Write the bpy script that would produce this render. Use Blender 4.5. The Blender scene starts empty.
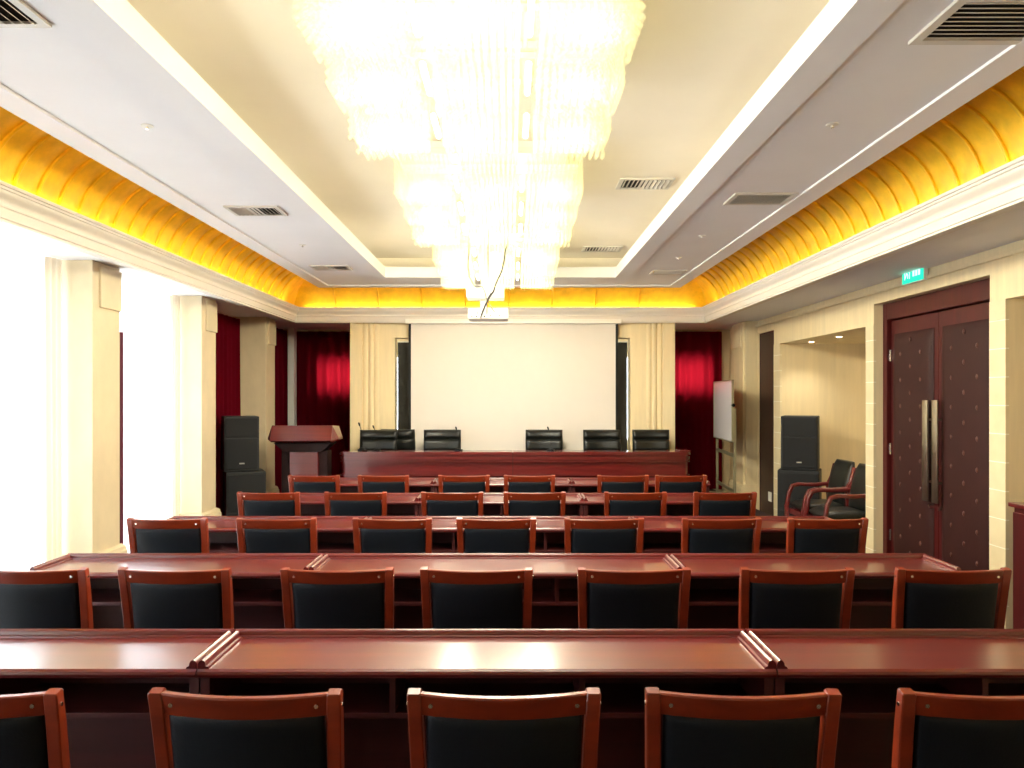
import bpy, bmesh, math, random
from mathutils import Vector, Matrix
random.seed(7)
S = bpy.context.scene
COL = S.collection
PI = math.pi

# ------------------------------------------------------------------ camera, sky, exposure
EYE = 1.58
cam_d = bpy.data.cameras.new('camera'); cam = bpy.data.objects.new('camera', cam_d); COL.objects.link(cam)
cam.location = (0, 0, EYE); cam.rotation_euler = (PI/2, 0, 0)
cam_d.sensor_width = 36; cam_d.lens = 36*800/1024
cam_d.shift_x = 1/1024; cam_d.shift_y = 13/1024
cam_d.clip_start = 0.05
S.camera = cam
S.view_settings.view_transform = 'Standard'; S.view_settings.look = 'None'
S.view_settings.gamma = 1; S.view_settings.use_curve_mapping = False
S.view_settings.exposure = 0.43
SKY = 9.0
CHAND = 24.0
COVE = 4.2

w = bpy.data.worlds.new('sky'); S.world = w; w.use_nodes = True
nt = w.node_tree; nt.nodes.clear()
wo = nt.nodes.new('ShaderNodeOutputWorld'); bg = nt.nodes.new('ShaderNodeBackground')
bg.inputs['Color'].default_value = (0.82, 0.91, 1.0, 1); bg.inputs['Strength'].default_value = SKY
nt.links.new(bg.outputs[0], wo.inputs[0])

def area(name, loc, rot, sx, sy, power, color=(1, 1, 1), portal=False):
    l = bpy.data.lights.new(name, 'AREA'); l.shape = 'RECTANGLE'; l.size = sx; l.size_y = sy
    l.energy = power; l.color = color
    if portal: l.cycles.is_portal = True
    o = bpy.data.objects.new(name, l); COL.objects.link(o); o.location = loc; o.rotation_euler = rot
    return o

# bays of the window wall (left) : y ranges between the columns
COLUMNS = [(-0.36, 0.04), (1.72, 2.10), (3.80, 4.20), (5.89, 6.30), (7.97, 8.35), (10.05, 10.44)]
BAYS = [(0.04, 1.72), (2.10, 3.80), (4.20, 5.89), (6.30, 7.97)]
for a, b in BAYS:        # daylight portals of the windows
    area('daylight_portal', (-3.9, (a+b)/2, 1.3), (0, -PI/2, 0), 2.4, b-a-.05, 1, portal=True)
BACKWIN = [(-2.90, -2.25, 1.66, 2.13), (2.30, 3.00, 1.66, 2.15)]
for x0, x1, z0, z1 in BACKWIN:
    area('daylight_portal', ((x0+x1)/2, 12.3, (z0+z1)/2), (-PI/2, 0, 0), x1-x0, z1-z0, 1, portal=True)

# ------------------------------------------------------------------ materials
def lin(c):
    return tuple(((v/255)/12.92 if v/255 <= .04045 else ((v/255+.055)/1.055)**2.4) for v in c)

def mat(name, rgb, rough=.5, metal=0., coat=0., coat_rough=.1, spec=.5, var=0., vscale=(6, 6, 6), bump=0., bscale=60, sheen=0., detail=4):
    m = bpy.data.materials.new(name); m.use_nodes = True
    n = m.node_tree.nodes; L = m.node_tree.links
    b = n['Principled BSDF']
    c = lin(rgb)
    b.inputs['Base Color'].default_value = (*c, 1)
    b.inputs['Roughness'].default_value = rough; b.inputs['Metallic'].default_value = metal
    b.inputs['Coat Weight'].default_value = coat; b.inputs['Coat Roughness'].default_value = coat_rough
    b.inputs['Specular IOR Level'].default_value = spec
    if sheen: b.inputs['Sheen Weight'].default_value = sheen
    tc = n.new('ShaderNodeTexCoord')
    if var:
        mp = n.new('ShaderNodeMapping'); mp.inputs['Scale'].default_value = vscale
        nz = n.new('ShaderNodeTexNoise'); nz.inputs['Scale'].default_value = 1; nz.inputs['Detail'].default_value = detail
        nz.inputs['Roughness'].default_value = .6
        cr = n.new('ShaderNodeValToRGB')
        cr.color_ramp.elements[0].position = .3; cr.color_ramp.elements[1].position = .72
        cr.color_ramp.elements[0].color = (*[v*(1-var) for v in c], 1)
        cr.color_ramp.elements[1].color = (*[min(1, v*(1+var)) for v in c], 1)
        L.new(tc.outputs['Object'], mp.inputs[0]); L.new(mp.outputs[0], nz.inputs['Vector'])
        L.new(nz.outputs['Fac'], cr.inputs[0]); L.new(cr.outputs[0], b.inputs['Base Color'])
    if bump:
        nb = n.new('ShaderNodeTexNoise'); nb.inputs['Scale'].default_value = bscale; nb.inputs['Detail'].default_value = 3
        bp = n.new('ShaderNodeBump'); bp.inputs['Strength'].default_value = bump; bp.inputs['Distance'].default_value = .003
        L.new(tc.outputs['Object'], nb.inputs['Vector']); L.new(nb.outputs['Fac'], bp.inputs['Height']); L.new(bp.outputs[0], b.inputs['Normal'])
    return m

def emis(name, rgb, strength):
    m = bpy.data.materials.new(name); m.use_nodes = True
    n = m.node_tree.nodes; n.clear(); o = n.new('ShaderNodeOutputMaterial'); e = n.new('ShaderNodeEmission')
    e.inputs[0].default_value = (*lin(rgb), 1); e.inputs[1].default_value = strength
    m.node_tree.links.new(e.outputs[0], o.inputs[0]); return m

def mixmat(name, parts):
    """parts: list of (node type, colour, weight, roughness)"""
    m = bpy.data.materials.new(name); m.use_nodes = True
    n = m.node_tree.nodes; L = m.node_tree.links; n.clear(); o = n.new('ShaderNodeOutputMaterial')
    cur = None; tot = 0
    for typ, c, wt, r in parts:
        s = n.new(typ); s.inputs['Color'].default_value = (*c, 1)
        if 'Roughness' in s.inputs: s.inputs['Roughness'].default_value = r
        if cur is None: cur = s; tot = wt
        else:
            mx = n.new('ShaderNodeMixShader'); tot += wt; mx.inputs[0].default_value = wt/tot
            L.new(cur.outputs[0], mx.inputs[1]); L.new(s.outputs[0], mx.inputs[2]); cur = mx
    L.new(cur.outputs[0], o.inputs[0]); return m

M = {}
M['paint'] = mat('white_ceiling_paint', (238, 236, 236), .75, var=.02, vscale=(2, 2, 2), bump=.05)
M['upper'] = mat('cream_ceiling_paint', (242, 232, 214), .8, var=.02, vscale=(2, 2, 2))
M['crown'] = mat('cream_moulding', (226, 218, 207), .55, var=.02)
M['beige'] = mat('beige_wallcovering', (226, 206, 164), .6, var=.07, vscale=(14, 14, 1.2), bump=.1, bscale=120)
M['stone'] = mat('beige_stone', (208, 190, 156), .5, var=.07, vscale=(5, 5, 3), bump=.08)
M['gold'] = mat('gold_leaf', (240, 190, 28), .45, metal=.15, var=.16, vscale=(9, 9, 9), bump=.35, bscale=40, detail=6)
M['floor'] = mat('dark_red_carpet', (48, 18, 16), .95, var=.4, vscale=(8, 8, 8), bump=.5, bscale=300)
M['wood'] = mat('red_mahogany_lacquer', (94, 18, 17), .32, coat=1.0, coat_rough=.16, var=.22, vscale=(1.2, 22, 22), bump=.03)
M['chairwood'] = mat('orange_brown_lacquer', (122, 41, 14), .35, coat=.4, coat_rough=.15, var=.28, vscale=(3, 30, 12))
M['leather'] = mat('black_leather', (9, 16, 24), .55, spec=.25, bump=.25, bscale=180, var=.1)
M['leather2'] = mat('glossy_black_leather', (20, 22, 20), .33, bump=.2, bscale=120, var=.1)
M['steel'] = mat('brushed_steel', (190, 184, 168), .3, metal=1, var=.1, vscale=(40, 40, 3))
M['bolt'] = mat('silver_bolt', (220, 215, 205), .25, metal=1)
M['doorwood'] = mat('dark_red_door_wood', (70, 12, 11), .5, spec=.3, coat=.05, var=.2, vscale=(20, 20, 1.5))
M['pad'] = mat('brown_door_leather', (50, 20, 17), .6, spec=.25, bump=.2, bscale=90, var=.12)
M['button'] = mat('brown_button', (84, 44, 32), .4)
M['browndoor'] = mat('brown_panel', (66, 44, 36), .55, var=.12, vscale=(20, 20, 2))
M['black'] = mat('black_cabinet', (11, 12, 13), .6, bump=.2, bscale=150)
M['grille'] = mat('black_speaker_cloth', (14, 15, 17), .8, bump=.5, bscale=400)
M['inner'] = mat('shaded_desk_wood', (66, 13, 13), .5, coat=.15, var=.2, vscale=(1.2, 22, 22))  # desk mahogany with the shade beneath the tabletop put into its colour
M['shade'] = mat('shadowed_lectern_wood', (34, 9, 9), .6, spec=.3, var=.2, vscale=(20, 20, 2))  # lectern wood, shadow under the head painted in as near black
M['badge'] = mat('silver_badge', (200, 198, 190), .3, metal=.9)
M['board'] = mat('blackout_board', (40, 38, 34), .7, var=.08)
M['screen'] = mat('matt_white_screen', (216, 207, 196), .8, var=.01)
M['screenedge'] = mat('black_screen_border', (10, 10, 10), .7)
M['white'] = mat('white_plastic', (236, 232, 222), .4)
M['whiteboard'] = mat('whiteboard_enamel', (225, 222, 226), .2, coat=.3)
M['standmetal'] = mat('grey_green_metal', (150, 142, 112), .4, metal=.5)
M['ventmetal'] = mat('white_vent_metal', (214, 208, 198), .5)
M['ventdark'] = mat('dark_duct', (36, 34, 32), .8)
M['winframe'] = mat('white_window_frame', (232, 230, 226), .4)
M['darkmetal'] = mat('black_metal', (18, 18, 18), .4, metal=.6)
M['cable'] = mat('black_cable', (30, 26, 24), .5)
M['greycable'] = mat('grey_cable', (120, 112, 100), .5)
M['velvet'] = mixmat('dark_red_velvet', [('ShaderNodeBsdfDiffuse', (.11, .003, .010), .70, .8), ('ShaderNodeBsdfTranslucent', (.45, .008, .018), .30, .5)])
M['drape'] = mixmat('beige_drape', [('ShaderNodeBsdfDiffuse', (.78, .70, .58), .6, .8), ('ShaderNodeBsdfTranslucent', (.78, .70, .58), .4, .5)])
M['maroon'] = mat('maroon_drape', (88, 18, 40), .8, sheen=.3)
M['sheer'] = mixmat('white_sheer', [('ShaderNodeBsdfTranslucent', (.93, .95, .96), .60, .5), ('ShaderNodeBsdfDiffuse', (.93, .93, .92), .2, .5), ('ShaderNodeBsdfTransparent', (1, 1, 1), .2, 0)])
M['glass'] = mixmat('window_glass', [('ShaderNodeBsdfTransparent', (.97, .98, .98), .93, 0), ('ShaderNodeBsdfGlossy', (1, 1, 1), .07, .02)])
M['crystal'] = mixmat('yellow_white_crystal', [('ShaderNodeBsdfTranslucent', (1, .975, .66), .05, .5), ('ShaderNodeBsdfDiffuse', (1, .975, .66), .03, .5), ('ShaderNodeBsdfTransparent', (1, 1, .95), .75, 0), ('ShaderNodeBsdfGlossy', (1, .97, .75), .03, .2)])
M['brass'] = mat('polished_brass', (236, 214, 150), .2, metal=1)
M['tube'] = emis('lamp_tube_glow', (255, 244, 214), 14)
M['spot'] = emis('downlight_glow', (255, 236, 200), 12)
M['exit'] = emis('exit_green', (40, 205, 160), 1.5)
M['exitwhite'] = emis('exit_white', (190, 255, 236), 1.5)

def pier_stone():
    m = mat('jointed_stone_blocks', (226, 208, 168), .5)
    n = m.node_tree.nodes; L = m.node_tree.links; b = n['Principled BSDF']
    tc = n.new('ShaderNodeTexCoord'); sp = n.new('ShaderNodeSeparateXYZ')
    L.new(tc.outputs['Object'], sp.inputs[0])
    d = n.new('ShaderNodeMath'); d.operation = 'DIVIDE'; d.inputs[1].default_value = .19; L.new(sp.outputs['Z'], d.inputs[0])
    f = n.new('ShaderNodeMath'); f.operation = 'FRACT'; L.new(d.outputs[0], f.inputs[0])
    lt = n.new('ShaderNodeMath'); lt.operation = 'LESS_THAN'; lt.inputs[1].default_value = .035; L.new(f.outputs[0], lt.inputs[0])
    nz = n.new('ShaderNodeTexNoise'); nz.inputs['Scale'].default_value = 7; nz.inputs['Detail'].default_value = 4; L.new(tc.outputs['Object'], nz.inputs['Vector'])
    cr = n.new('ShaderNodeValToRGB'); L.new(nz.outputs['Fac'], cr.inputs[0])
    cr.color_ramp.elements[0].color = (*lin((214, 194, 150)), 1); cr.color_ramp.elements[1].color = (*lin((232, 216, 178)), 1)
    mx = n.new('ShaderNodeMixRGB'); L.new(lt.outputs[0], mx.inputs[0]); L.new(cr.outputs[0], mx.inputs[1]); mx.inputs[2].default_value = (*lin((246, 238, 218)), 1)
    L.new(mx.outputs[0], b.inputs['Base Color'])
    bp = n.new('ShaderNodeBump'); bp.invert = True; bp.inputs['Strength'].default_value = .6; bp.inputs['Distance'].default_value = .004
    L.new(lt.outputs[0], bp.inputs['Height']); L.new(bp.outputs[0], b.inputs['Normal'])
    return m
M['pier'] = pier_stone()

# ------------------------------------------------------------------ mesh helpers
def box(bm, x0, x1, y0, y1, z0, z1, bev=0, mtx=None):
    vs = [bm.verts.new((x, y, z)) for x in (x0, x1) for y in (y0, y1) for z in (z0, z1)]
    if mtx is not None:
        for v in vs: v.co = mtx @ v.co
    F = [(0, 1, 3, 2), (4, 6, 7, 5), (0, 4, 5, 1), (2, 3, 7, 6), (0, 2, 6, 4), (1, 5, 7, 3)]
    fs = [bm.faces.new([vs[i] for i in f]) for f in F]
    if bev:
        es = list({e for f in fs for e in f.edges})
        bmesh.ops.bevel(bm, geom=es, offset=bev, segments=2, profile=.6, affect='EDGES')

def prism(bm, pts, axis, a, b, bev=0):
    """extrude polygon pts (2-D) along axis from a to b; axis x: pts=(y,z); y: (x,z); z: (x,y)"""
    def P(p, t):
        return {'x': (t, p[0], p[1]), 'y': (p[0], t, p[1]), 'z': (p[0], p[1], t)}[axis]
    va = [bm.verts.new(P(p, a)) for p in pts]; vb = [bm.verts.new(P(p, b)) for p in pts]
    n = len(pts); fs = [bm.faces.new(va), bm.faces.new(vb[::-1])]
    for i in range(n): fs.append(bm.faces.new((va[i], vb[i], vb[(i+1) % n], va[(i+1) % n])))
    if bev:
        es = list({e for f in fs for e in f.edges})
        bmesh.ops.bevel(bm, geom=es, offset=bev, segments=2, profile=.6, affect='EDGES')

def loft(bm, rings, closed=True, caps=True):
    R = [[bm.verts.new(p) for p in r] for r in rings]; n = len(R[0])
    for a, b in zip(R[:-1], R[1:]):
        for i in range(n if closed else n-1):
            bm.faces.new((a[i], a[(i+1) % n], b[(i+1) % n], b[i]))
    if caps and closed:
        bm.faces.new(R[0][::-1]); bm.faces.new(R[-1])

def tube(bm, pts, r, n=8, caps=True):
    pts = [Vector(p) for p in pts]; rings = []; up = None
    for i, p in enumerate(pts):
        t = (pts[min(i+1, len(pts)-1)]-pts[max(i-1, 0)]).normalized()
        if up is None: up = Vector((0, 0, 1)) if abs(t.z) < .9 else Vector((1, 0, 0))
        u = (up - t*up.dot(t)).normalized(); v = t.cross(u); up = u
        rr = r[i] if isinstance(r, (list, tuple)) else r
        rings.append([p + (u*math.cos(2*PI*k/n)+v*math.sin(2*PI*k/n))*rr for k in range(n)])
    loft(bm, rings, True, caps)

def lathe(bm, prof, c=(0, 0), n=20):
    rings = [[(c[0]+r*math.cos(2*PI*k/n), c[1]+r*math.sin(2*PI*k/n), z) for k in range(n)] for r, z in prof]
    loft(bm, rings)

def rectpath(bm, pts, wx, wd):
    """rectangular section swept along a path in the YZ plane; pts=(x,y,z), wx width in x, wd width across (number or list)"""
    pts = [Vector(p) for p in pts]; rings = []
    for i, p in enumerate(pts):
        t = pts[min(i+1, len(pts)-1)]-pts[max(i-1, 0)]; t.x = 0; t.normalize()
        nrm = Vector((0, -t.z, t.y)); d = wd[i] if isinstance(wd, list) else wd; ww = wx[i] if isinstance(wx, list) else wx
        X = Vector((ww/2, 0, 0)); N = nrm*d/2; k = .82
        rings.append([p+X*k+N, p+X+N*k, p+X-N*k, p+X*k-N, p-X*k-N, p-X-N*k, p-X+N*k, p-X*k+N])
    # domed cap
    rings.append([pts[-1]+(q-pts[-1])*.86+(pts[-1]-pts[-2]).normalized()*.004 for q in map(Vector, rings[-1])])
    loft(bm, rings)

def pad(bm, w, h, t, fn, nu=14, nv=12, pw=6, seams=()):
    """soft cushion w x h with thickness t; fn(u,v,off) places a point, u,v in -1..1, off in metres"""
    def th(u, v):
        k = max(0, (1-abs(u)**pw))*max(0, (1-abs(v)**pw)); k = k**.5
        for s in seams: k *= 1-.55*math.exp(-((v-s)/.05)**2)
        return t/2*k
    us = [math.sin(PI/2*(-1+2*i/nu)) for i in range(nu+1)]
    vs = [math.sin(PI/2*(-1+2*j/nv)) for j in range(nv+1)] if not seams else [-1+2*j/nv for j in range(nv+1)]
    A = [[bm.verts.new(fn(u*w/2, v*h/2, th(u, v)+.002)) for u in us] for v in vs]
    B = [[bm.verts.new(fn(u*w/2, v*h/2, -th(u, v)-.002)) for u in us] for v in vs]
    for j in range(nv):
        for i in range(nu):
            bm.faces.new((A[j][i], A[j][i+1], A[j+1][i+1], A[j+1][i])); bm.faces.new((B[j][i], B[j+1][i], B[j+1][i+1], B[j][i+1]))
    for j in range(nv):
        bm.faces.new((A[j][0], A[j+1][0], B[j+1][0], B[j][0])); bm.faces.new((A[j][nu], B[j][nu], B[j+1][nu], A[j+1][nu]))
    for i in range(nu):
        bm.faces.new((A[0][i], B[0][i], B[0][i+1], A[0][i+1])); bm.faces.new((A[nv][i], A[nv][i+1], B[nv][i+1], B[nv][i]))

def build(fn):
    bm = bmesh.new(); fn(bm); return bm

def obj(name, bm, m, parent=None, smooth=None):
    bmesh.ops.recalc_face_normals(bm, faces=bm.faces[:])
    me = bpy.data.meshes.new(name); bm.to_mesh(me); bm.free()
    me.materials.append(m if not isinstance(m, str) else M[m])
    o = bpy.data.objects.new(name, me); COL.objects.link(o)
    if parent is not None: o.parent = parent
    if smooth is not None:
        for p in me.polygons: p.use_smooth = True
        try: me.set_sharp_from_angle(angle=math.radians(smooth))
        except Exception: pass
    return o

def tag(o, label, cat, group=None, kind=None):
    o['label'] = label; o['category'] = cat
    if group: o['group'] = group
    if kind: o['kind'] = kind
    return o

def thing(name, label, cat, loc=(0, 0, 0), rz=0, group=None):
    o = bpy.data.objects.new(name, None); COL.objects.link(o); o.empty_display_size = .1
    o.location = loc; o.rotation_euler = (0, 0, rz); return tag(o, label, cat, group)

def struct(name, bm, m, label, cat, parent=None, smooth=None):
    o = obj(name, bm, m, parent, smooth)
    if parent is None: tag(o, label, cat, kind='structure')
    return o

def dup(root, loc, rz, label, group=None):
    r = root.copy(); COL.objects.link(r); r.location = loc; r.rotation_euler = (0, 0, rz); r['label'] = label
    if group: r['group'] = group
    for ch in list(root.children):
        c = ch.copy(); COL.objects.link(c); c.parent = r
        for g in ch.children:
            d = g.copy(); COL.objects.link(d); d.parent = c
    return r

class Once:
    """first call moves the prototype, later calls copy it"""
    def __init__(s, root): s.root = root; s.used = False
    def __call__(s, loc, rz, label, group=None):
        if not s.used:
            s.used = True; s.root.location = loc; s.root.rotation_euler = (0, 0, rz); s.root['label'] = label
            if group: s.root['group'] = group
            return s.root
        return dup(s.root, loc, rz, label, group)

# ------------------------------------------------------------------ room shell
ZC, ZU, ZS = EYE+1.35, EYE+1.60, EYE+1.01        # lower ceiling, recessed ceiling, perimeter soffit
XR = 3.28                                         # right wall plane
YF, YB = -2.2, 12.0                               # front wall (behind camera), back wall
XL = -3.62
struct('floor', build(lambda b: box(b, -4.2, 4.7, YF-.2, 12.3, -.12, 0)), 'floor', 'dark red carpeted floor under the rows of desks', 'floor')

def ring(b, i, o, z0, z1):
    """rectangular ring slab between inner rect i and outer rect o (x0,x1,y0,y1)"""
    box(b, o[0], i[0], o[2], o[3], z0, z1); box(b, i[1], o[1], o[2], o[3], z0, z1)
    box(b, i[0], i[1], o[2], i[2], z0, z1); box(b, i[0], i[1], i[3], o[3], z0, z1)
REC = (-1.41, 1.17, -1.2, 8.95)          # lower edge of the recess
CEI = (-2.35, 2.07, -1.6, 9.77)          # outer edge of the lower ceiling
def grow(r, d): return (r[0]-d, r[1]+d, r[2]-d, r[3]+d)
def f_ceiling(b):
    ring(b, REC, CEI, ZC, ZC+.03)
    ring(b, REC, grow(REC, .16), ZC-.012, ZC)            # stepped border round the recess
    ring(b, grow(CEI, -.15), CEI, ZC-.013, ZC)           # stepped outer border
    ring(b, REC, grow(REC, .04), ZC+.03, ZC+.105)        # recess fascia
    box(b, -4.2, 4.7, YF-.2, 12.3, 3.45, 3.55)           # roof slab
    # soffit round the room
    ring(b, (-2.85, 2.58, -1.8, 10.43), (-4.2, 4.7, YF-.2, 12.3), ZS, ZS+.05)
struct('ceiling', build(f_ceiling), 'paint', 'white stepped ceiling with a long recess', 'ceiling')
def f_upper(b):
    R = grow(REC, .27)
    box(b, R[0]-.05, R[1]+.05, R[2]-.05, R[3]+.05, ZU, ZU+.04)
    ring(b, R, grow(R, .05), ZC+.03, ZU)
struct('trim_1', build(f_upper), 'upper', 'cream panel of the long ceiling recess', 'ceiling panel')

# gold ribbed cove
def f_cove(b):
    prof = [(.47, ZC-.31)]
    for k in range(17):
        a = PI/2*k/16
        prof.append((.47*math.cos(a), ZC-.26+.46*math.sin(a)))       # (distance outward of ceiling edge, z)
    prof += [(-.3, ZC+.20), (-.3, ZC+.02)]
    R = CEI
    corners = lambda d: [(R[0]-d, R[2]-d), (R[0]-d, R[3]+d*1.3), (R[1]+d, R[3]+d*1.3), (R[1]+d, R[2]-d)]
    loft(b, [[(x, y, z) for x, y in corners(d)] for d, z in prof], True, False)
    # each bay between two ribs swells slightly
    for s in (-1, 1):
        y = -.9; step = .225/6; rows = []
        while y < R[3]-.02:
            sw = .003+.016*abs(math.sin(PI*(y+.9)/.225)); x0 = R[0] if s < 0 else R[1]
            rows.append([b.verts.new((x0+s*(d-sw*d/.47), y, z-sw*max(0, (z-ZC+.26)/.46))) for d, z in prof[1:-2]]); y += step
        for p, q in zip(rows[:-1], rows[1:]):
            for i in range(len(p)-1): b.faces.new((p[i], p[i+1], q[i+1], q[i]))
    nr = 6
    def rib(fn):
        pts = [fn(d-.012, z-.008) for d, z in prof[1:-3]]; tube(b, pts, .012, nr, False)
    y = -.9
    while y < R[3]+.1:
        rib(lambda d, z: (R[0]-d, y, z)); rib(lambda d, z: (R[1]+d, y, z)); y += .225
    x = R[0]+.08
    while x < R[1]:
        rib(lambda d, z: (x, R[3]+d*1.3, z)); x += .56
struct('trim_2', build(f_cove), 'gold', 'gold leaf ribbed cove curving up round the ceiling', 'ceiling cove', smooth=40)

CR = (-2.73, 2.46, -1.95, 10.31)
def f_crown(b):
    z0, z1 = EYE+.965, EYE+1.16
    P = [(.12, z1-.09), (.05, z1-.05), (.05, z1), (0, z1), (0, z1-.018), (.008, z1-.022), (.008, z1-.034), (.016, z1-.038)]
    for k in range(9):
        a = k/8; P.append((.016+.034*(.5-.5*math.cos(PI*a)), z1-.045-.05*a))
    P += [(.05, z1-.103), (.042, z1-.107), (.042, z1-.118), (.048, z1-.125), (.052, z0+.018), (.06, z0+.012), (.06, z0), (.13, z0), (.13, ZS+.02)]
    loft(b, [[(CR[0]-d, CR[2]-d, z), (CR[0]-d, CR[3]+d, z), (CR[1]+d, CR[3]+d, z), (CR[1]+d, CR[2]-d, z)] for d, z in P], True, False)
struct('trim_3', build(f_crown), 'crown', 'cream crown moulding running round the room below the gold cove', 'crown moulding', smooth=30)
# light strips lying in the cove trough behind the crown moulding
warm = (1, .86, .58)
area('cove_strip', (-2.80, 4.2, EYE+1.13), (PI, .7, 0), .03, 11.4, COVE*11.4, warm)
area('cove_strip', (2.525, 4.2, EYE+1.13), (PI, -.7, 0), .03, 11.4, COVE*11.4, warm)
area('cove_strip', (-.14, 10.372, EYE+1.135), (PI+.7, 0, 0), 5.0, .03, COVE*5*1.6, warm)

# ---- left wall with windows, columns
def f_left(b):
    ys = [YF]+[v for c in COLUMNS for v in c]+[12.2]
    for (a, c) in [(YF, .04), (1.72, 2.1), (3.8, 4.2), (5.89, 6.3), (7.97, 12.2)]:
        box(b, XL-.22, XL, a, c, 0, ZS)
    for (a, c) in BAYS:
        box(b, XL-.22, XL, a, c, 0, .12); box(b, XL-.22, XL, a, c, 2.48, ZS)
struct('wall_left', build(f_left), 'beige', 'left wall with tall windows between columns', 'wall')
for k, (a, c) in enumerate(BAYS):
    fr = bmesh.new(); x0, x1 = XL-.16, XL-.10
    for (p, q) in ((a, a+.05), (c-.05, c), ((a+c)/2-.025, (a+c)/2+.025)): box(fr, x0, x1, p, q, .12, 2.48)
    for z in (.12, 1.85, 2.43): box(fr, x0, x1, a, c, z, z+.05)
    o = struct('window_%d' % (k+1), fr, 'winframe', '%s tall white framed window on the left wall' % ['nearest', 'second', 'third', 'fourth', 'fifth'][k], 'window')
    obj('pane', build(lambda b: box(b, XL-.135, XL-.125, a+.02, c-.02, .14, 2.46)), 'glass', o)
names = ['behind the viewer', 'beside the viewer', 'just out of view', 'between the two white sheer curtains', 'between sheer curtain and red curtain', 'between the two red curtains on the left']
for k, (a, c) in enumerate(COLUMNS):
    cb = bmesh.new()
    box(cb, XL-.02, -3.08, a, c, 0, ZS-.001, .006)
    box(cb, -3.09, -3.062, a+.09, c-.002, ZS-.34, ZS-.03, .006)         # raised block near the capital
    prism(cb, [(-3.08, .42), (-3.05, .405), (-3.045, .38), (-3.035, .37), (-3.035, 0), (-3.3, 0), (-3.3, .42)], 'y', a-.035, c+.035)
    struct('trim_%d' % (k+4), cb, 'stone', 'beige square column %s' % names[k], 'column')

# ---- front wall behind the camera
struct('wall_front', build(lambda b: box(b, -4.2, 4.7, YF-.2, YF, 0, 3.45)), 'beige', 'beige wall behind the viewer', 'wall')

# ---- right wall
D0, D1, DT = 5.48, 7.23, EYE+.837          # double door opening
A0, A1, AT = 7.39, 9.75, EYE+.65           # alcove with the armchairs
B0, B1 = 3.2, 5.30                         # nearer alcove
S0, S1 = 9.98, 10.62                       # narrow brown door
XA = 4.35
def f_right(b):
    t = .26
    box(b, XR, XR+t, YF, B0, 0, ZS); box(b, XR, XR+t, 10.62, 12.2, 0, ZS)
    box(b, XR, XR+t, B0, B1, AT, ZS); box(b, XR, XR+t, A0, A1, AT, ZS)
    box(b, XR, XR+t, D0, D1, DT, ZS); box(b, XR, XR+t, S0, S1, DT, ZS)
    box(b, XR, XR+t, B1, D0, AT, ZS); box(b, XR, XR+t, D1, A0, AT, ZS); box(b, XR, XR+t, A1, S0, AT, ZS)
    for p, q in ((B1, D0), (D1, A0), (A1, S0)): box(b, XR+.02, XR+t, p, q, 0, AT)
    for p, q in ((A0, A1), (B0, B1)):       # alcove boxes
        box(b, XA, XA+.1, p-.1, q+.1, 0, AT+.1); box(b, XR+t, XA, p-.1, p, 0, AT+.1); box(b, XR+t, XA, q, q+.1, 0, AT+.1); box(b, XR+t, XA, p, q, AT, AT+.1)
    box(b, XR+t, XR+t+.05, D0, D1, 0, DT+.1); box(b, XR+t, XR+t+.05, S0, S1, 0, DT+.1)
    box(b, XR-.03, XR, YF, 10.72, EYE+.925, EYE+.955, .008)     # moulding line under the soffit
struct('wall_right', build(f_right), 'beige', 'beige right wall with doors and alcoves', 'wall')
n_tr = 10
for p, q, l in ((B1, D0, 'beige jointed stone pier right of the double door'), (D1, A0, 'beige jointed stone pier between double door and armchair alcove'), (A1, S0, 'beige jointed stone pier beside the narrow brown door')):
    struct('trim_%d' % n_tr, build(lambda b: box(b, XR-.004, XR+.02, p, q, 0, AT)), 'pier', l, 'stone pier'); n_tr += 1

# double door
def leaf(parent, y0, y1, hinge_far):
    lf = obj('door_leaf', build(lambda b: box(b, 3.40, 3.445, y0, y1, .01, DT-.16, .004)), 'doorwood', parent)
    def f(b):
        pad(b, y1-y0-.12, DT-.16-.30, .05, lambda u, v, o: (3.398-o, (y0+y1)/2+u, (DT-.16)/2+.03+v), 10, 16, 10)
    pd = obj('padded_panel', build(f), 'pad', lf, 40)
    bt = bmesh.new()
    nz = 17
    for i in range(nz):
        zz = .26+i*(DT-.16-.45)/(nz-1)
        for yy in ([.25, .75] if i % 2 else [.5]):
            c = Vector((3.372, y0+.06+(y1-y0-.12)*yy, zz))
            m = Matrix.Translation(c) @ Matrix.Diagonal((.6, 1, 1.4, 1))
            bmesh.ops.create_uvsphere(bt, u_segments=8, v_segments=6, radius=.014, matrix=m)
    obj('button', bt, 'button', pd, 60)['kind'] = 'stuff'
    hy = y0+.07 if hinge_far else y1-.07
    def h(b):
        box(b, 3.325, 3.337, hy-.042, hy+.042, .745, 1.555, .003)
        for z in (.90, 1.40): tube(b, [(3.335, hy, z), (3.40, hy, z)], .009, 8)
    obj('pull_handle', build(h), 'steel', lf, 40)
    obj('lock_knob', build(lambda b: tube(b, [(3.36, hy, .70), (3.40, hy, .70)], .016, 12)), 'bolt', lf, 40)
    for z in (.35, 1.12, 1.95):
        e = y1 if hinge_far else y0
        obj('hinge', build(lambda b: tube(b, [(3.392, e, z-.05), (3.392, e, z+.05)], .011, 8)), 'bolt', lf, 40)
fb = bmesh.new()
box(fb, 3.36, 3.47, D0, D0+.075, 0, DT, .006); box(fb, 3.36, 3.47, D1-.075, D1, 0, DT, .006); box(fb, 3.362, 3.47, D0+.07, D1-.07, DT-.15, DT, .006)
d1 = struct('door_1', fb, 'doorwood', 'dark red padded double door with long vertical steel handles', 'door')
mid = 6.36
leaf(d1, mid+.004, D1-.078, True); leaf(d1, D0+.078, mid-.004, False)
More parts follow.
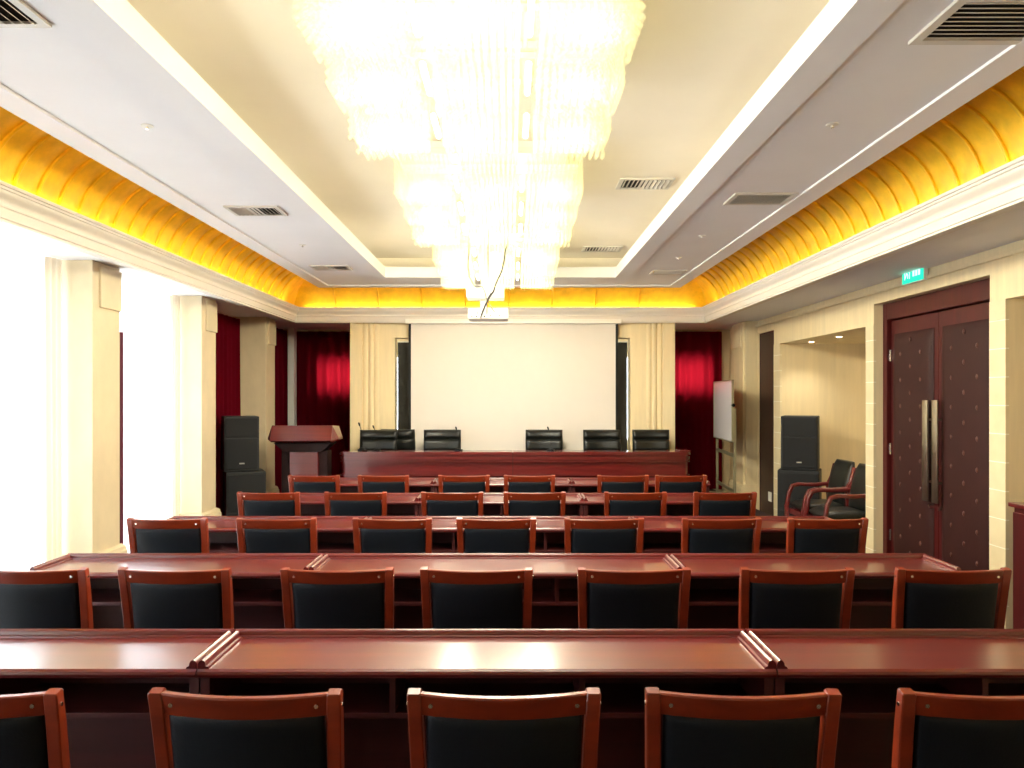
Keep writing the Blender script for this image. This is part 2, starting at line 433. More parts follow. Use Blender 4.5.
d2 = struct('door_2', build(lambda b: box(b, 3.305, 3.35, S0+.02, S1-.02, .0, DT-.02, .004)), 'browndoor', 'narrow plain brown door beside the whiteboard', 'door')
obj('door_frame', build(lambda b: (box(b, 3.30, 3.36, S0, S0+.02, 0, DT), box(b, 3.30, 3.36, S1-.02, S1, 0, DT), box(b, 3.30, 3.36, S0+.02, S1-.02, DT-.02, DT))), 'doorwood', d2)
# pilaster on the right wall near the stage
pb = bmesh.new()
box(pb, 3.10, XR+.01, 10.70, 11.22, 0, ZS-.001, .006); box(pb, 3.082, 3.12, 10.78, 11.21, ZS-.34, ZS-.03, .006)
box(pb, 3.125, XR+.01, 10.64, 10.71, 0, ZS-.001, .004)
prism(pb, [(3.10, .42), (3.07, .405), (3.06, .37), (3.055, .37), (3.055, 0), (3.3, 0), (3.3, .42)], 'y', 10.63, 11.26)
struct('trim_%d' % n_tr, pb, 'beige', 'beige pilaster on the right wall behind the whiteboard', 'pilaster'); n_tr += 1

# ---- back wall
def f_back(b):
    y0, y1 = YB, YB+.2
    def wallhole(xa, xb, holes):
        xs = xa
        for hx0, hx1, hz0, hz1 in holes:
            box(b, xs, hx0, y0, y1, 0, ZS); box(b, hx0, hx1, y0, y1, 0, hz0); box(b, hx0, hx1, y0, y1, hz1, ZS); xs = hx1
        box(b, xs, xb, y0, y1, 0, ZS)
    wallhole(-3.9, 3.6, [BACKWIN[0], (-1.9, 1.9, .9, 2.22), BACKWIN[1]])
struct('wall_back', build(f_back), 'beige', 'beige end wall behind the projection screen', 'wall')
for s_, xa, xb, xm0, xm1 in ((-1, -2.10, -1.52, -1.94, -1.72), (1, 1.56, 2.14, 1.77, 1.98)):
    b = bmesh.new()
    box(b, xa, xb, 10.47, 10.70, 0, ZS-.001, .004)
    lo, hi = (xa, xm0) if s_ < 0 else (xm1, xb)
    box(b, lo, hi, 10.43, 10.50, 0, ZS-.001, .006)
    wv = (xm1-xm0)/3
    for i in range(3):                      # reeded pilaster
        xc = xm0+wv*(i+.5)
        prism(b, [(xc+wv*.47*math.cos(PI*k/8), 10.475-(.03 if i == 1 else .02)*math.sin(PI*k/8)) for k in range(9)], 'z', 0, ZS-.001)
    if s_ < 0: box(b, xa, xa+.12, 10.70, YB, 0, ZS)
    else: box(b, xb-.12, xb, 10.70, YB, 0, ZS)
    struct('trim_%d' % n_tr, b, 'beige', 'beige reeded pier %s of the projection screen' % ('left' if s_ < 0 else 'right'), 'pier'); n_tr += 1
struct('trim_%d' % n_tr, build(lambda b: box(b, -1.52, 1.56, 10.47, 10.70, 2.355, ZS-.001)), 'beige', 'beige lintel above the dark board behind the screen', 'lintel'); n_tr += 1
# white reveal strip in the corner by the left back curtain
struct('trim_%d' % n_tr, build(lambda b: box(b, -3.26, -3.17, 11.68, 11.84, 0, ZS-.001, .004)), 'winframe', 'narrow white post in the far left corner between two red curtains', 'post'); n_tr += 1
for i, (x0, x1, z0, z1) in enumerate(BACKWIN+[(-1.9, 1.9, .9, 2.22)]):
    fr = bmesh.new()
    for p in (x0, x1-.04): box(fr, p, p+.04, YB+.08, YB+.13, z0, z1)
    for z in (z0, z1-.04): box(fr, x0, x1, YB+.08, YB+.13, z, z+.04)
    o = struct('window_%d' % (i+5), fr, 'winframe', ['window glowing through the left red end curtain', 'window glowing through the right red end curtain', 'wide window behind the dark board and the screen'][i], 'window')
    obj('pane', build(lambda b: box(b, x0+.02, x1-.02, YB+.10, YB+.108, z0+.02, z1-.02)), 'glass', o)
# stage
struct('trim_%d' % n_tr, build(lambda b: box(b, -3.0, 3.03, 9.05, YB, 0, .20, .008)), 'floor', 'low carpeted stage carrying the head table', 'stage'); n_tr += 1
STG = .20

# ------------------------------------------------------------------ curtains
def curtain(name, label, m, p0, p1, z0, z1, folds, amp, flare=0, cat='curtain', group=None, seed=1):
    rnd = random.Random(seed); p0 = Vector(p0); p1 = Vector(p1); d = p1-p0; nrm = Vector((-d.y, d.x)).normalized()
    n = folds*10; nz = 14; ph = [rnd.uniform(.35, 1.6) for _ in range(folds+1)]; px = [rnd.uniform(-.25, .25) for _ in range(folds+1)]
    bm = bmesh.new(); rows = []
    for j in range(nz+1):
        t = j/nz; z = z1+(z0-z1)*t; row = []
        for i in range(n+1):
            s = i/n; f = s*folds; k = min(int(f), folds-1)
            a = ph[k]*(1-(f-k))+ph[k+1]*(f-k)
            off = amp*a*math.sin(2*PI*f+px[k]*3*t)*(.55+.45*t)
            q = p0+d*(s+flare*t*(s-.5))+nrm*off
            row.append(bm.verts.new((q.x, q.y, z)))
        rows.append(row)
    for a, b in zip(rows[:-1], rows[1:]):
        for i in range(n): bm.faces.new((a[i], a[i+1], b[i+1], b[i]))
    o = obj(name, bm, m, smooth=80); return tag(o, label, cat, group)
XC = -3.34
ZT = ZS-.005
curtain('sheer_curtain', 'white sheer curtain glowing with daylight, nearest beside the beige column', 'sheer', (XC, 4.22), (XC, 5.72), .02, ZT, 13, .028, group='white sheer curtains', seed=2)
curtain('sheer_curtain', 'white sheer curtain between the two beige columns, narrower in view', 'sheer', (XC, 6.42), (XC, 7.80), .02, ZT, 12, .028, group='white sheer curtains', seed=3)
for a, c, sd in ((2.12, 3.78, 4), (.06, 1.70, 5)):
    curtain('sheer_curtain', 'white sheer curtain on a window %s' % ('just outside the view' if sd == 4 else 'beside the viewer'), 'sheer', (XC, a), (XC, c), .02, ZT, 12, .028, group='white sheer curtains', seed=sd)
curtain('drape', 'beige drape gathered at the edge of the nearest sheer curtain', 'drape', (XC+.02, 5.70), (XC+.05, 5.86), .02, ZT, 3, .02, cat='drape', group='gathered side drapes', seed=6)
curtain('drape', 'beige drape gathered at the edge of the second sheer curtain', 'drape', (XC+.02, 7.84), (XC+.05, 7.95), .02, ZT, 3, .02, cat='drape', group='gathered side drapes', seed=7)
curtain('drape', 'narrow maroon drape peeking out behind the nearest beige column', 'maroon', (-3.30, 6.33), (-3.10, 6.40), .02, 2.1, 2, .02, cat='drape', group='gathered side drapes', seed=8)
curtain('red_curtain', 'dark red velvet curtain on the left wall behind the left loudspeakers', 'velvet', (XC-.07, 8.36), (XC-.07, 10.04), .02, ZT-.03, 12, .03, group='red velvet curtains', seed=9)
curtain('red_curtain', 'narrow dark red velvet curtain in the far left corner beside the white post', 'velvet', (XC, 10.46), (XC, 11.82), .02, ZT-.03, 6, .07, group='red velvet curtains', seed=10)
curtain('red_curtain', 'red velvet curtain glowing from a window behind the lectern', 'velvet', (-3.27, 11.92), (-2.12, 11.92), STG+.01, ZT-.03, 7, .045, group='red velvet curtains', seed=11)
curtain('red_curtain', 'red velvet curtain glowing from a window beside the whiteboard', 'velvet', (2.16, 11.92), (3.14, 11.92), STG+.01, ZT-.03, 6, .045, group='red velvet curtains', seed=12)

# ------------------------------------------------------------------ conference desks
def make_desk(L, nd, label):
    t = thing('conference_desk', label, 'desk')
    D = .36; zt = .735; h = L/2-.002
    def f_top(b):
        pr = [(D/2, zt-.03), (D/2, zt), (-D/2+.012, zt), (-D/2+.003, zt-.006), (-D/2, zt-.014), (-D/2+.004, zt-.024), (-D/2+.014, zt-.03)]
        prism(b, pr, 'x', -h, h)
    obj('tabletop', build(f_top), 'wood', t, 30)
    def railp(c, s): # profile across: c offset from edge inward
        return [(c+.000*s, zt), (c+.000*s, zt+.016), (c+.004*s, zt+.023), (c+.011*s, zt+.027), (c+.019*s, zt+.024), (c+.023*s, zt+.017), (c+.024*s, zt+.008), (c+.031*s, zt+.006), (c+.034*s, zt)]
    obj('back_rail', build(lambda b: prism(b, railp(D/2, -1), 'x', -h, h)), 'wood', t, 40)
    for s in (-1, 1):
        obj('side_rail', build(lambda b: prism(b, railp(s*h, -s), 'y', -D/2+.012, D/2-.034)), 'wood', t, 40)
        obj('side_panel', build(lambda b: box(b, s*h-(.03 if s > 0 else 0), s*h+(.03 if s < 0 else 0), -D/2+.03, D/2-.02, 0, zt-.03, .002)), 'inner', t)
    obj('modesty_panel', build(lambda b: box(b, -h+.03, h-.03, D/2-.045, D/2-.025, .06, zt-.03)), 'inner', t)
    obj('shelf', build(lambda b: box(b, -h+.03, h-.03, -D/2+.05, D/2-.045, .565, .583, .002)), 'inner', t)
    for i in range(nd):
        x = -h+(2*h)*(i+1)/(nd+1)
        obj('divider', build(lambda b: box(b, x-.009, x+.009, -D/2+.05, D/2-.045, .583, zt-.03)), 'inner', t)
    return t
XD0, XD1, LS = -.975, .825, 1.345
ROWY = [2.655, 4.02, 5.33, 6.66, 7.95]        # desk centres
rn = ['front desk row nearest the viewer', 'second desk row from the viewer', 'middle desk row', 'fourth desk row from the viewer', 'farthest desk row']
center = Once(make_desk(XD1-XD0, 2, 'x')); side = Once(make_desk(LS, 1, 'x'))
for i, y in enumerate(ROWY):
    g = 'red wooden conference desks'
    if i < 3:
        center(((XD0+XD1)/2, y, 0), 0, 'long red wooden desk in the middle of the %s' % rn[i], g)
        xl, xr = XD0-LS/2, XD1+LS/2
    else:
        side((-.08, y, 0), 0, 'red wooden desk in the middle of the %s' % rn[i], g)
        xl, xr = -.08-LS, -.08+LS
    side((xl, y, 0), 0, 'red wooden desk at the left end of the %s' % rn[i], g)
    side((xr, y, 0), 0, 'red wooden desk at the right end of the %s' % rn[i], g)

# ------------------------------------------------------------------ conference chairs
def make_chair():
    t = thing('conference_chair', 'x', 'chair')
    def backpt(z):         # y of the back line at height z
        k = max(0, (z-.42)/.467); return -.205-.02*k-.045*k*k
    def wid(z): return .198+.014*max(0, (z-.42)/.467)
    for s in (-1, 1):
        zs = [0, .2, .42, .55, .68, .80, .881]
        pts = [(s*(wid(z)+(.0 if z > .4 else -.002)), backpt(z) if z > .4 else -.205-.05*(1-z/.42)**1.5, z) for z in zs]
        obj('leg', build(lambda b: rectpath(b, pts, [.03, .032, .034, .034, .034, .034, .034], [.032, .038, .044, .042, .038, .034, .03])), 'chairwood', t, 35)
        obj('leg', build(lambda b: rectpath(b, [(s*.20, .205, 0), (s*.20, .20, .2), (s*.20, .195, .42)], [.028, .034, .038], [.028, .034, .04])), 'chairwood', t, 35)
        obj('side_rail', build(lambda b: box(b, s*.20-.011, s*.20+.011, -.20, .19, .355, .415, .003)), 'chairwood', t)
        obj('stretcher', build(lambda b: box(b, s*.20-.009, s*.20+.009, -.215, .19, .17, .20, .003)), 'chairwood', t)
    def f_rail(b):
        a = .20; rings = []
        for i in range(13):
            u = -1+2*i/12; x = u*(a-.0)
            bl = -.032*(1-u*u); zt = .882-.001*(1-u*u); zb = .826+.002*u*u
            y1, y0 = backpt(zt)+bl, backpt(zb)+bl
            rings.append([(x, y1+.011, zt-.003), (x, y1+.008, zt), (x, y1-.008, zt), (x, y1-.011, zt-.004), (x, y0-.011, zb+.003), (x, y0-.009, zb), (x, y0+.011, zb)])
        loft(b, rings)
    obj('top_rail', build(f_rail), 'chairwood', t, 35)
    def f_back(b):
        zc, hh = .652, .366
        def fn(u, v, o):
            z = zc+v; bl = -.028*(1-(u/.19)**2); k = (.5+z/2)
            return (u*(1-.03*(.8-z)), backpt(z)+bl-o, z)
        pad(b, .372, hh, .036, fn, 18, 16, 14)
    obj('backrest', build(f_back), 'leather', t, 60)
    obj('seat', build(lambda b: pad(b, .43, .44, .075, lambda u, v, o: (u*(1+.03*v/.2), v, .450+o*(1 if o > 0 else .6)-.012*math.cos(v*6)), 14, 14, 6)), 'leather', t, 60)
    obj('seat_frame', build(lambda b: (box(b, -.19, .19, .175, .197, .355, .415, .003), box(b, -.185, .185, -.215, -.193, .355, .415, .003))), 'chairwood', t)
    for s in (-1, 1):
        x = s*.172; yb = backpt(.855)-.030*(1-(.172/.2)**2)-.012
        obj('bolt', build(lambda b: tube(b, [(x, yb-.004, .855), (x, yb+.01, .855)], .0052, 10)), 'bolt', t, 40)
        yb = backpt(.858); xs = s*(.212+.0155)
        obj('bolt', build(lambda b: tube(b, [(xs-s*.004, yb, .852), (xs+s*.003, yb, .852)], .0052, 10)), 'bolt', t, 40)
    return t
chair = Once(make_chair())
ROWS = [  # back line distance, list of x centre pixels
    (1.89, [-36, 247, 503, 745.5, 997], 'row nearest the viewer'),
    (3.24, [31, 175.5, 337, 478, 634.5, 799, 955], 'second row from the viewer'),
    (4.58, [167, 275.5, 393, 497, 604, 721, 828], 'third row from the viewer'),
    (5.84, [268.5, 354.5, 453, 534, 636, 726], 'fourth row from the viewer'),
    (7.10, [314.5, 383.5, 463.5, 530, 623, 681], 'farthest row before the head table')]
ordn = {5: ['at the left end', 'second from the left', 'in the middle', 'second from the right', 'at the right end'],
        6: ['at the left end', 'second from the left', 'third from the left', 'third from the right', 'second from the right', 'at the right end'],
        7: ['at the left end', 'second from the left', 'third from the left', 'in the middle', 'third from the right', 'second from the right', 'at the right end']}
for Y, xs, nm in ROWS:
    for k, px in enumerate(xs):
        X = (px-511)*Y/800
        chair((X, Y+.272, 0), random.uniform(-.025, .025), 'wooden chair %s in the %s' % (ordn[len(xs)][k], nm), 'wooden conference chairs')

# ------------------------------------------------------------------ head table on the stage
def make_head(label, s, L):
    """s = -1: rounded outer end on the left, +1 on the right; origin at the inner joint"""
    t = thing('head_table', label, 'table'); y0 = 9.42-9.42
    h = .735
    def outline(o, r=.06, back=.30):     # plan outline grown by o
        pts = [(s*.001, back), (s*.001, -o)]
        for k in range(7):
            a = PI/2*k/6; pts.append((s*(L-r+(r+o)*math.sin(a)), r-(r+o)*math.cos(a)))
        pts.append((s*(L+o), back)); return pts
    def shell(b, o, za, zb, back=.30): prism(b, outline(o, back=back), 'z', za, zb)
    def f_body(b):
        for o, za, zb in ((-.02, .0, .10), (-.035, .10, .455), (.024, .455, .475), (.0, .475, .615), (.030, .615, .633), (.004, .633, .645), (.026, .645, .682), (.002, .682, .70)): shell(b, o, za, zb, .085)
    obj('front_panel', build(f_body), 'wood', t, 30)
    obj('side_panel', build(lambda b: box(b, *sorted((s*(L-.045), s*(L-.01))), .08, .28, 0, .70)), 'wood', t)
    obj('tabletop', build(lambda b: (shell(b, .036, .70, .725), shell(b, .026, .725, h))), 'wood', t, 30)
    return t
HY = 9.40
hl = make_head('left half of the long red head table on the stage', -1, 2.01); hl.location = (.02, HY, STG); hl['group'] = 'head table halves'
hr = make_head('right half of the long red head table on the stage', 1, 2.06); hr.location = (.024, HY, STG); hr['group'] = 'head table halves'
# raised end panel at the right end of the head table
obj('end_panel', build(lambda b: prism(b, [(2.06-.10, .03), (2.06+.035, .03), (2.06+.035, .29), (2.06-.10, .29)], 'z', .735, .752, .004)), 'wood', hr)

# executive chairs behind the head table
def make_exec():
    t = thing('executive_chair', 'x', 'chair')
    hh = .62
    obj('backrest', build(lambda b: pad(b, .47, hh, .13, lambda u, v, o: (u, -(-.24-.03*(v/.31)+.05*(u/.235)**2)-o-.0, .655+v), 14, 36, 8, seams=(-.45, .12, .62))), 'leather2', t, 60)
    obj('seat', build(lambda b: pad(b, .47, .46, .12, lambda u, v, o: (u, .0-v, .47+o), 14, 14, 6)), 'leather2', t, 60)
    for s in (-1, 1):
        obj('armrest', build(lambda b: (tube(b, [(s*.245, .22, .45), (s*.255, .22, .55), (s*.255, .14, .59), (s*.255, -.12, .60), (s*.25, -.2, .56), (s*.245, -.2, .45)], .022, 8))), 'darkmetal', t, 60)
    obj('column', build(lambda b: lathe(b, [(.03, .06), (.03, .30), (.09, .36), (.16, .40), (.16, .42)], n=16)), 'darkmetal', t, 40)
    for k in range(5):
        a = 2*PI*k/5+.3
        lg = obj('base_arm', build(lambda b: tube(b, [(0, 0, .085), (.15*math.cos(a), .15*math.sin(a), .075), (.28*math.cos(a), .28*math.sin(a), .055)], [.03, .025, .018], 8)), 'darkmetal', t, 40)
        obj('caster', build(lambda b: lathe(b, [(.015, 0), (.027, .012), (.027, .04), (.015, .055)], (.28*math.cos(a), .28*math.sin(a)), 12)), 'darkmetal', lg, 40)
    return t
ex = Once(make_exec())
for px, Y, rz, lb in ((379, 10.10, 0, 'at the left end behind the head table, left of the screen'), (397, 10.31, PI-.25, 'turned round behind the leftmost seat and partly hidden by it'),
                      (442.5, 10.18, .03, 'before the left part of the screen'), (544, 10.18, -.02, 'before the middle of the screen, right of centre'), (601.5, 10.18, 0, 'before the right edge of the screen'), (650.5, 10.18, 0, 'at the right end behind the head table')):
    bx = (px-511)*Y/800; f = (math.sin(rz), -math.cos(rz))
    ex((bx+.24*f[0], Y+.24*f[1], STG), rz, 'black leather executive chair %s' % lb, 'executive chairs behind the head table')

# microphones
def make_mic():
    t = thing('gooseneck_microphone', 'x', 'microphone')
    obj('base', build(lambda b: (box(b, -.045, .045, -.06, .06, 0, .022, .006), box(b, -.03, .03, -.045, .02, .022, .034, .004))), 'darkmetal', t)
    obj('gooseneck', build(lambda b: tube(b, [(0, 0, .03), (0, .005, .12), (-.01, .015, .2), (-.03, .03, .27), (-.045, .045, .30)], .004, 8)), 'darkmetal', t, 60)
    obj('microphone_head', build(lambda b: tube(b, [(-.043, .043, .295), (-.05, .05, .31), (-.06, .06, .33), (-.064, .064, .338)], [.007, .012, .012, .006], 10)), 'darkmetal', t, 60)
    return t
mic = Once(make_mic())
for px, k, lb in ((362.5, 1, 'at the left end of the head table'), (377, .9, 'in front of the leftmost executive chair, right of its neighbour'), (458.5, .85, 'near the second executive chair'), (551, .85, 'in front of the chair at the screen middle')):
    o = mic(((px-511)*9.56/800, 9.56, STG+.7355), random.uniform(-.3, .3), 'thin black gooseneck microphone %s' % lb, 'gooseneck microphones on the head table'); o.scale = (k, k, k)

# ------------------------------------------------------------------ lectern
lx = (303.5-511)*9.35/800
t = thing('lectern', 'red wooden lectern with wide angled head before the left red curtain', 'lectern', (lx, 9.45, STG))
def f_head(b):
    # wide head with bevelled ends, front fascia leaning
    fr = [(-.425, .875), (-.37, .955), (-.37, .82), ]
    R = []
    for x, zl, zh in ((-.415, .88, .905), (-.35, .855, 1.05), (.35, .855, 1.05), (.41, .88, .905)):
        R.append([(x, -.20 if abs(x) < .38 else -.10, zl), (x, -.235 if abs(x) < .38 else -.11, zl+.02), (x, -.16 if abs(x) < .38 else -.10, zh), (x, .20 if abs(x) < .38 else .12, zh-.02 if abs(x) < .38 else zh), (x, .22 if abs(x) < .38 else .12, zl)])
    loft(b, R)
obj('head', build(f_head), 'wood', t, 20)
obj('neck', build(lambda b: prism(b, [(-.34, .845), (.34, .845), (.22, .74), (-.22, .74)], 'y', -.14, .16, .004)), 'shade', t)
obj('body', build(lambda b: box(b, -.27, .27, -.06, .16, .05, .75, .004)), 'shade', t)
obj('front_panel', build(lambda b: prism(b, [(-.155, .05), (.175, .05), (.175, .74), (-.155, .74)], 'y', -.13, -.06, .006)), 'wood', t)
obj('base', build(lambda b: box(b, -.30, .30, -.17, .20, 0, .05, .006)), 'doorwood', t)

# ------------------------------------------------------------------ loudspeakers
def speaker_box(name, label, loc, rz, W, H, D, kind, group):
    t = thing(name, label, 'loudspeaker', loc, rz, group)
    obj('cabinet', build(lambda b: box(b, -W/2, W/2, -D/2, D/2, 0, H, .012)), 'black', t)
    if kind == 'top':
        obj('horn_grille', build(lambda b: box(b, -W/2+.02, W/2-.02, -D/2-.012, -D/2+.001, H*.63, H-.02, .005)), 'grille', t)
        obj('woofer_grille', build(lambda b: box(b, -W/2+.02, W/2-.02, -D/2-.012, -D/2+.001, .03, H*.60, .005)), 'grille', t)
        obj('badge', build(lambda b: box(b, -.028, .028, -D/2-.018, -D/2-.012, .085, .10, .002)), 'badge', t)
    else:
        obj('front_grille', build(lambda b: box(b, -W/2+.02, W/2-.02, -D/2-.012, -D/2+.001, H*.42, H-.03, .005)), 'grille', t)
        obj('port_grille', build(lambda b: box(b, -W/2+.02, W/2-.02, -D/2-.012, -D/2+.001, .04, H*.38, .005)), 'grille', t)
    return t
gsp = 'stacked black loudspeakers'
def stack(px0, px1, Y, rz, where, W, W2, dx=0):
    X = ((px0+px1)/2-511)*Y/800
    speaker_box('subwoofer', 'wide black subwoofer under the loudspeaker %s' % where, (X+(.04 if rz > 0 else 0), Y+.22, 0), rz, W2, .74, .44, 'sub', gsp)
    speaker_box('loudspeaker', 'black loudspeaker with a small badge on top of the subwoofer %s' % where, (X, Y+.20, .742), rz, W, .62, .38, 'top', gsp)
stack(217, 251, 8.95, .42, 'before the left red curtain', .38, .43)
stack(788, 825.5, 9.10, -.42, 'in the right alcove', .40, .455)

# ------------------------------------------------------------------ armchairs in the alcove
def make_arm():
    t = thing('armchair', 'x', 'armchair')
    # faces -y in its own frame
    obj('seat', build(lambda b: pad(b, .46, .50, .12, lambda u, v, o: (u, v-.02, .44+o), 12, 12, 6)), 'leather2', t, 60)
    def fn(u, v, o):
        k = v/.26; return (u*(1-.10*max(0, k)**3), .25+.06*k+.02*k*k-o-.03*(1-(u/.235)**2)*-1, .70+v)
    obj('backrest', build(lambda b: pad(b, .47, .48, .10, fn, 12, 14, 5)), 'leather2', t, 60)
    for s in (-1, 1):
        x = s*.245
        obj('armrest', build(lambda b: rectpath(b, [(x, -.30, .40), (x, -.27, .56), (x, -.23, .635), (x, -.15, .655), (x, .05, .65), (x, .22, .66), (x, .27, .74), (x, .31, .88)], .045, .04)), 'wood', t, 50)
        obj('leg', build(lambda b: rectpath(b, [(x, -.29, 0), (x, -.30, .42)], .042, .045)), 'wood', t, 40)
        obj('leg', build(lambda b: rectpath(b, [(x, .32, 0), (x, .25, .30), (x, .22, .655)], .042, .045)), 'wood', t, 40)
    obj('seat_frame', build(lambda b: box(b, -.24, .24, -.27, .25, .33, .39, .005)), 'wood', t)
    return t
arm_proto = make_arm(); arm_proto.scale = (1, .86, .97); arm = Once(arm_proto)
arm((3.25, 8.44, 0), -PI/2, 'black leather armchair with red wooden arms nearest the right loudspeakers', 'armchairs in the alcove')
arm((3.25, 7.88, 0), -PI/2, 'black leather armchair beside the stone pier, nearer the double door', 'armchairs in the alcove')

# ------------------------------------------------------------------ dark wooden cabinet at the right edge
t = thing('cabinet', 'dark red wooden cabinet at the right edge beyond the double door', 'cabinet', (3.575, 4.86, 0))
obj('body', build(lambda b: box(b, -.33, .33, -.36, .30, 0, .872, .004)), 'doorwood', t)
obj('top', build(lambda b: box(b, -.355, .345, -.39, .325, .872, .90, .006)), 'wood', t)
for s in (-1, 1):
    dd = obj('door', build(lambda b: box(b, -.345, -.33, -.03+s*.165-.155, -.03+s*.165+.155, .08, .84, .004)), 'doorwood', t)
    obj('knob', build(lambda b: tube(b, [(-.37, -.03+s*.03, .5), (-.345, -.03+s*.03, .5)], .012, 10)), 'bolt', dd, 40)

# ------------------------------------------------------------------ whiteboard on a stand
pA, pB = Vector((2.70, 9.75, 0)), Vector((2.80, 11.0, 0))
t = thing('whiteboard', 'white writing board on a grey metal rolling stand beside the right red curtain', 'whiteboard', tuple((pA+pB)/2+Vector((0, 0, STG))), 0)
ang = math.atan2((pB-pA).y, (pB-pA).x); RM = Matrix.Rotation(ang, 4, 'Z'); hw = (pB-pA).length/2
def rb(b, *a, bev=0):
    c = bmesh.new(); box(c, *a, bev=bev); c.transform(RM); me = bpy.data.meshes.new('tmp'); c.to_mesh(me); c.free(); b.from_mesh(me); bpy.data.meshes.remove(me)
obj('board', build(lambda b: rb(b, -hw, hw, -.010, .010, .84, 1.575, bev=.002)), 'whiteboard', t)
obj('board_frame', build(lambda b: (rb(b, -hw-.012, hw+.012, -.014, .014, 1.575, 1.59), rb(b, -hw-.012, hw+.012, -.014, .014, .825, .84), rb(b, -hw-.012, -hw, -.014, .014, .825, 1.59), rb(b, hw, hw+.012, -.014, .014, .825, 1.59))), 'standmetal', t)
for s in (-1, 1):
    obj('post', build(lambda b: rb(b, s*(hw-.02)-.018, s*(hw-.02)+.018, -.045, -.016, .08, 1.25, bev=.003)), 'standmetal', t)
    ft = obj('foot', build(lambda b: rb(b, s*(hw-.02)-.022, s*(hw-.02)+.022, -.27, .25, .05, .085, bev=.004)), 'standmetal', t)
    for q in (-.24, .22):
        p = RM @ Vector((s*(hw-.02), q, 0))
        obj('caster', build(lambda b: lathe(b, [(.01, 0), (.024, .01), (.024, .04), (.01, .05)], (p.x, p.y), 12)), 'darkmetal', ft, 40)
obj('crossbar', build(lambda b: (rb(b, -hw+.02, hw-.02, -.042, -.02, .64, .68, bev=.003), rb(b, -hw+.02, hw-.02, -.042, -.02, .20, .24, bev=.003))), 'standmetal', t)
kp = RM @ Vector((-hw-.014, 0, 1.28))
obj('pivot_knob', build(lambda b: tube(b, [kp, kp+Vector((0, -.04, 0))], .02, 10)), 'darkmetal', t, 40)

# ------------------------------------------------------------------ projection screen and dark board
t = thing('projection_screen', 'large pale projection screen hanging behind the head table', 'projection screen', (.03, 10.40, 0))
obj('fabric', build(lambda b: box(b, -1.33, 1.33, -.003, .003, .86, ZS-.06)), 'screen', t)
for s in (-1, 1): obj('side_border', build(lambda b: box(b, s*1.345-.016, s*1.345+.016, -.004, .004, .86, ZS-.06)), 'screenedge', t)
obj('bottom_bar', build(lambda b: box(b, -1.37, 1.37, -.015, .015, .83, .86, .004)), 'screenedge', t)
obj('roller_case', build(lambda b: box(b, -1.40, 1.40, -.06, .06, ZS-.06, ZS-.001, .008)), 'white', t)
t = thing('blackout_board', 'dark board covering the wide window behind the projection screen', 'board', (0.02, 10.85, 0))
obj('panel', build(lambda b: box(b, -1.555, 1.555, -.012, .012, .21, 2.32, .003)), 'board', t)
obj('edge_strip', build(lambda b: (box(b, -1.555, 1.555, -.016, .016, 2.32, 2.335), )), 'white', t)

# ------------------------------------------------------------------ chandeliers
CX = -.14; CW = 1.19
CBLOCKS = [(0.0, .36, EYE+1.27), (.46, .80, EYE+1.215), (.90, 1.22, EYE+1.165)]
def make_chandelier():
    t = thing('crystal_chandelier', 'x', 'chandelier')
    obj('ceiling_plate', build(lambda b: box(b, -.50, .50, .02, 1.18, ZU-.05, ZU, .006)), 'white', t)
    for (ya, yb, zb) in CBLOCKS:
        fr = bmesh.new(); zt = ZU-.055
        for (p, q, r, s) in ((-CW/2, CW/2, ya, ya+.012), (-CW/2, CW/2, yb-.012, yb), (-CW/2, -CW/2+.012, ya, yb), (CW/2-.012, CW/2, ya, yb)): box(fr, p, q, r, s, zt-.03, zt)
        for x in (-.2, .2): box(fr, x-.008, x+.008, ya, yb, zt-.03, zt-.012)
        f = obj('frame', fr, 'white', t)
        cr = bmesh.new(); nx = 40; ny = 7
        for i in range(nx):
            x = -CW/2+.012+(CW-.024)*i/(nx-1)
            if abs(abs(x)-.21) < .02: continue
            for j in range(ny):
                y = ya+.012+(yb-ya-.024)*j/(ny-1)
                edge = i in (0, nx-1) or j in (0, ny-1)
                z = zt-.03; low = zb+(.0 if not edge else .012)+random.uniform(0, .012)
                while z > low:
                    hgt = .034; r = .0145
                    top = cr.verts.new((x, y, z)); bot = cr.verts.new((x, y, z-hgt))
                    a0 = random.random()*PI
                    rg = [cr.verts.new((x+r*math.cos(a0+k*PI/2), y+r*math.sin(a0+k*PI/2), z-hgt*.45)) for k in range(4)]
                    for k in range(4):
                        cr.faces.new((top, rg[k], rg[(k+1) % 4])); cr.faces.new((bot, rg[(k+1) % 4], rg[k]))
                    z -= hgt+.003
        o = obj('crystal_curtain', cr, 'crystal', f); o['kind'] = 'stuff'
        for x in (-.21, .21):
            obj('lamp_tube', build(lambda b: tube(b, [(x, ya+.02, zb+.10), (x, yb-.02, zb+.10)], .012, 10)), 'tube', t, 60)
    return t
def chand_lights(y):
    for (ya, yb, zb) in CBLOCKS:
        for x in (-.42, 0, .42):
            for typ, k in (('SPOT', .62), ('POINT', .82)):      # lamp in a reflector: most of its light goes down and sideways
                l = bpy.data.lights.new('chandelier_lamp', typ); l.energy = CHAND*k; l.color = (1, .945, .84); l.shadow_soft_size = .14
                if typ == 'SPOT': l.spot_size = math.radians(176); l.spot_blend = .15
                o = bpy.data.objects.new('chandelier_lamp', l); COL.objects.link(o); o.location = (CX+x, y+(ya+yb)/2, zb+.09)
ch = Once(make_chandelier())
for y, l in ((2.68, 'nearest large tiered crystal chandelier, blazing at the top of the view'), (4.97, 'middle tiered crystal chandelier in the ceiling recess'), (7.40, 'farthest tiered crystal chandelier, above the hanging projector')):
    ch((CX, y, 0), 0, l, 'crystal chandeliers'); chand_lights(y)

